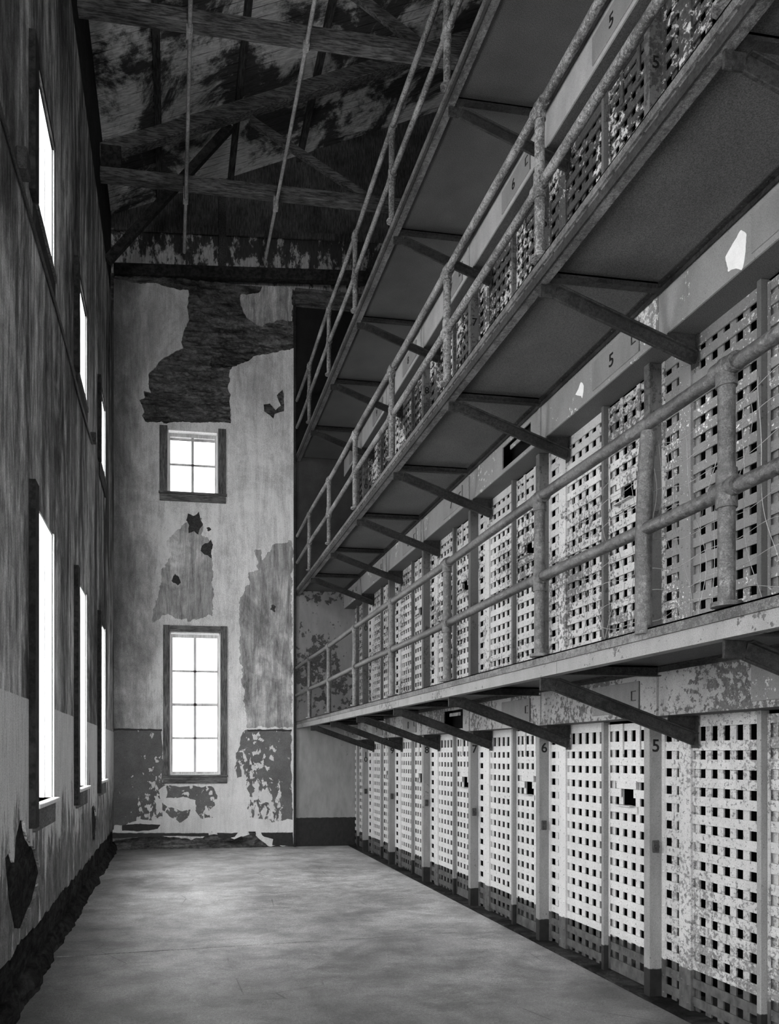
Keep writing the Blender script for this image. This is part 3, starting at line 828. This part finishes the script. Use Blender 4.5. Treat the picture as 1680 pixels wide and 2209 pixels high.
# ------------------------------------------------------------------ header plates above the cells
for li in (1, 2, 3):
    L = LEV[li]; mat = M['head%d' % li]; zt, zb = L-.014, L-.31
    for n in range(4, 11):
        c = cn(n); y0, y1 = c-.28, min(c-.28+PER, YE)
        ha, hb_ = c-.09, c+.47; hz0, hz1 = L-.275, L-.075
        opened = (li == 1 and n == 7) or (li == 2 and n == 6)
        what = ('above the ground tier', 'above the middle tier', 'above the top tier')[li-1]
        if opened: lab = 'grey header plate %s cells with open black hatch, over cell %d' % (what, n)
        elif n == 4: lab = 'grey riveted header plate %s, nearest one cut by photo edge' % what
        else: lab = 'grey riveted header plate with closed hatch %s cell %d' % (what, n)
        r = empty('header_plate', (XF, c, zb), lab, 'header plate', 'header plates %s' % what)
        b = MB()
        t = .012
        b.box(XF, XF+t, y0+.002, ha, zb, zt); b.box(XF, XF+t, hb_, y1-.002, zb, zt)
        b.box(XF, XF+t, ha, hb_, zb, hz0); b.box(XF, XF+t, ha, hb_, hz1, zt)
        b.build('plate', mat, r)
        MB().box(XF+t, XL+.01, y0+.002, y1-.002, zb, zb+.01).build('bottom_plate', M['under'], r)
        b = MB().box(XF-.008, XF, y0+.008, y0+.045, zb, zt)
        for k in range(6): b.rivet((XF-.008, y0+.026, zb+.03+k*.046), (-1,0,0), .007)
        b.build('seam_strip', mat, r)
        if not opened:
            h = MB().box(XF-.010, XF+.004, ha+.006, hb_-.004, hz0, hz1).build('hatch', M['hatch'] if li > 1 else M['hatch1'], r, bevel=.002)
            g = MB()
            g.box(XF-.016, XF-.008, ha+.03, ha+.075, L-.20, L-.195); g.box(XF-.016, XF-.008, ha+.03, ha+.075, L-.14, L-.135)
            g.box(XF-.016, XF-.008, ha+.07, ha+.075, L-.20, L-.135)
            g.build('latch', M['lock'], h)
            if n >= 5 and (li > 1 or n >= 8):
                num = str(n) if n < 10 else '10'
                text_mesh('number', num, .125, M['black'], r, front_num(XF-.0112, c+.22, L-.18))
        else:
            MB().box(XF+.02, XF+.03, ha+.12, hb_-.12, hz1-.06, hz1-.025).build('inner_bar', mat, r)
            MB().box(XF+.12, XF+.13, ha-.05, hb_+.05, hz0-.02, hz1+.03).build('inner_box', M['dark'], r)
    if li == 2:
        for n in (4, 5):
            pr = [o for o in C.objects if o.name.startswith('header_plate') and o.get('label', '').startswith('grey riveted header') and abs(o.location.y-cn(n)) < .01 and abs(o.location.z-zb) < .01][0]
            y0, y1, a, q = (3.60, 3.73, 4.17, 4.37) if n == 4 else (5.20, 5.30, 4.23, 4.34)
            sheet('bare_patch', jag([(y0,a+.03),(y0+.02,a),(y1,a+.05),(y1+.01,q-.06),(y1-.04,q-.02),(y0+.03,q),(y0,q-.05)], .012, .022, n), [], .0012, lambda p, z, d: (XF-.0005-d, p, z), M['whitepatch'], pr)

# ------------------------------------------------------------------ galleries
gname = ['lowest', 'middle', 'topmost']
for gi, L in enumerate(LEV[1:]):
    g = empty('gallery', (XG, 4, L), '%s steel gallery walkway hung along the cell fronts' % gname[gi], 'gallery', 'gallery walkways')
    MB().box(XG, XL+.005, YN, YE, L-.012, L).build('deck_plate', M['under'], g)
    ch = M['channel'] if gi == 0 else M['channel_up']
    b = MB(); y = YE
    while y > YN:
        y2 = max(YN, y-3.046); b.box(XG-.012, XG, y2+.003, y, L-.095, L+.015); b.box(XG, XG+.05, y2+.003, y, L-.095, L-.086); y = y2
    b.build('edge_channel', ch, g)
    b = MB().box(XG-.024, XG-.012, YN, YE, L-.025, L+.022); b.box(XG-.024, XG+.03, YN, YE, L+.015, L+.022)
    b.build('top_lip', M['channel_up'], g)
    if gi > 0:
        b = MB()
        b.box(XG-.022, XG-.012, YN, YE, L-.10, L-.05)
        y = YE-.1
        while y > .5: b.rivet((XG-.012, y, L-.037), (-1,0,0), .010); y -= .12
        b.build('riveted_angle', M['strut'], g)
    b = MB().box(XF-.065, XF-.018, YN, YE, L-.02, L-.012); b.box(XF-.024, XF-.018, YN, YE, L-.045, L-.012)
    y = YE-.06
    while y > 2.0: b.rivet((XF-.045, y, L-.02), (0,0,-1), .008); y -= .085
    b.build('edge_angle', M['strut'], g)
    # brackets
    for n in range(4, 11):
        yb = cn(n)-.37
        if n == 4:
            where = 'nearest of its row, at right photo edge'
            lab = 'dark steel bracket under the %s gallery, %s' % (gname[gi], where)
        else:
            lab = 'dark steel bracket under the %s gallery beside cell column %d' % (gname[gi], n)
        if gi == 2 and n == 4: lab = 'dark steel bracket under the topmost gallery at the upper photo edge'
        k = empty('gallery_bracket', (XL, yb, L-.5), lab, 'bracket', 'brackets under the %s gallery' % gname[gi])
        top = (XG+.002, yb, L-.134); elb = (XG+.10, yb, L-.136); foot = (XL-.02, yb, L-.455)
        b = MB(); b.bar(top, elb, .014, .075); b.bar(elb, foot, .014, .075)
        dv = (Vector(foot)-Vector(elb)).normalized(); up = Vector((0,1,0)).cross(dv) * -1
        if up.z < 0: up = -up
        b.bar(Vector(elb)+up*.036, Vector(foot)+up*.036, .055, .012)
        b.bar(Vector(elb)-up*.036, Vector(foot)-up*.036, .02, .010)
        b.build('strut', M['strut'], k, bevel=.003)
        b = MB().box(XG+.055, XF-.07, yb-.005, yb+.005, L-.075, L-.013); b.box(XG+.055, XF-.07, yb-.005, yb+.055, L-.023, L-.013)
        b.box(XG+.055, XF-.07, yb-.04, yb+.005, L-.078, L-.072)
        x = XG+.1
        while x < XF-.05: b.rivet((x, yb+.035, L-.022), (0,0,-1), .009); b.rivet((x, yb-.005, L-.045), (0,-1,0), .009); x += .09
        b.build('top_angle', M['strut'], k)
        b = MB().poly([(XL-.002,yb-.004,L-.312),(XF+.0,yb-.004,L-.312),(XF+.0,yb-.004,L-.37),(XL-.03,yb-.004,L-.455),(XL-.002,yb-.004,L-.49)], (0,.008,0))
        b.box(XL-.02, XL-.016, yb-.03, yb+.03, L-.51, L-.312)
        b.build('gusset', M['strut'], k)

# ------------------------------------------------------------------ railings
XR = 2.10
rails = [(LEV[1], 3.10, 2.63, 'rail', .030), (LEV[2], 5.385, 4.925, 'rail_up', .028), (LEV[3], 7.725, 7.26, 'rail_up', .028)]
XR = XG-.02
for gi, (L, zt, zm, mt, r) in enumerate(rails):
    rl = empty('gallery_railing', (XR, 4.18, L), '%s of the three two-bar pipe railings along the galleries' % ('lowest', 'middle', 'topmost')[gi], 'railing', 'gallery railings')
    ys = [4.20+1.53*k for k in range(-3, 6)]
    for z, nm in ((zt, 'top_rail'), (zm, 'mid_rail')):
        pts = [(XR+.004*math.sin(y*2.1+z), y, z+.006*math.sin(y*1.7+gi)) for y in [YN+.25+k*.2 for k in range(96)] if y < YE-.02]
        MB().tube(pts, r, 14).build(nm, M[mt], rl)
    for y in ys:
        tilt = random.uniform(-.012, .012)
        p = MB().tube([(XR, y, L+.0225), (XR+tilt*.3, y+tilt*.5, (L+zm)/2), (XR, y, zm), (XR, y, zt)], r*1.05, 14)
        p = p.build('post', M[mt], rl)
        for z in (zt, zm):
            f = MB()
            f.ball((XR, y, z), r*1.45, 12, 8, (1, 1.0, 1.0))
            f.tube([(XR, y-.06, z), (XR, y+.06, z)], r*1.28, 14); f.tube([(XR, y, z-.075), (XR, y, z+(.0 if z == zt else .075))], r*1.28, 14)
            f.build('pipe_fitting', M[mt], p)
        MB().tube([(XR, y, L+.0225), (XR, y, L+.04)], r*1.9, 14).build('foot_flange', M[mt], p)
# torn upright pipe between two posts of the lowest railing
o = MB().tube([(2.12,3.20,LEV[1]+.0),(2.12,3.20,2.6),(2.12,3.18,2.95),(2.12,3.16,3.06)], [.037,.036,.034,.034], 14)
o = o.build('torn_pipe', M['rail'], None, (2.12,3.2,LEV[1]))
tag(o, 'torn upright pipe standing between two posts of the lowest railing', 'pipe')
# loose wire netting on the lowest railing
b = MB()
for k in range(24):
    y = 1.95+k*.085; ph = random.uniform(0, 6)
    pts = [(2.20+.03*math.sin(z*5+ph), y+.035*math.sin(z*4.2+ph)+.02*math.sin(z*11+ph*2), z) for z in [LEV[1]+.03+j*.04 for j in range(22)]]
    b.tube(pts, .0016, 4, False)
for j in range(8):
    z = LEV[1]+.10+j*.105; ph = random.uniform(0, 6)
    pts = [(2.20+.03*math.sin(z*5+y), y, z+.018*math.sin(y*7+ph)+.012*math.sin(y*17+ph)) for y in [1.95+i*.035 for i in range(57)]]
    b.tube(pts, .0016, 4, False)
o = b.build('wire_netting', M['wire'], None, (2.2, 3, LEV[1]))
tag(o, 'loose wire netting sagging between lowest railing and the middle-tier cells', 'netting')
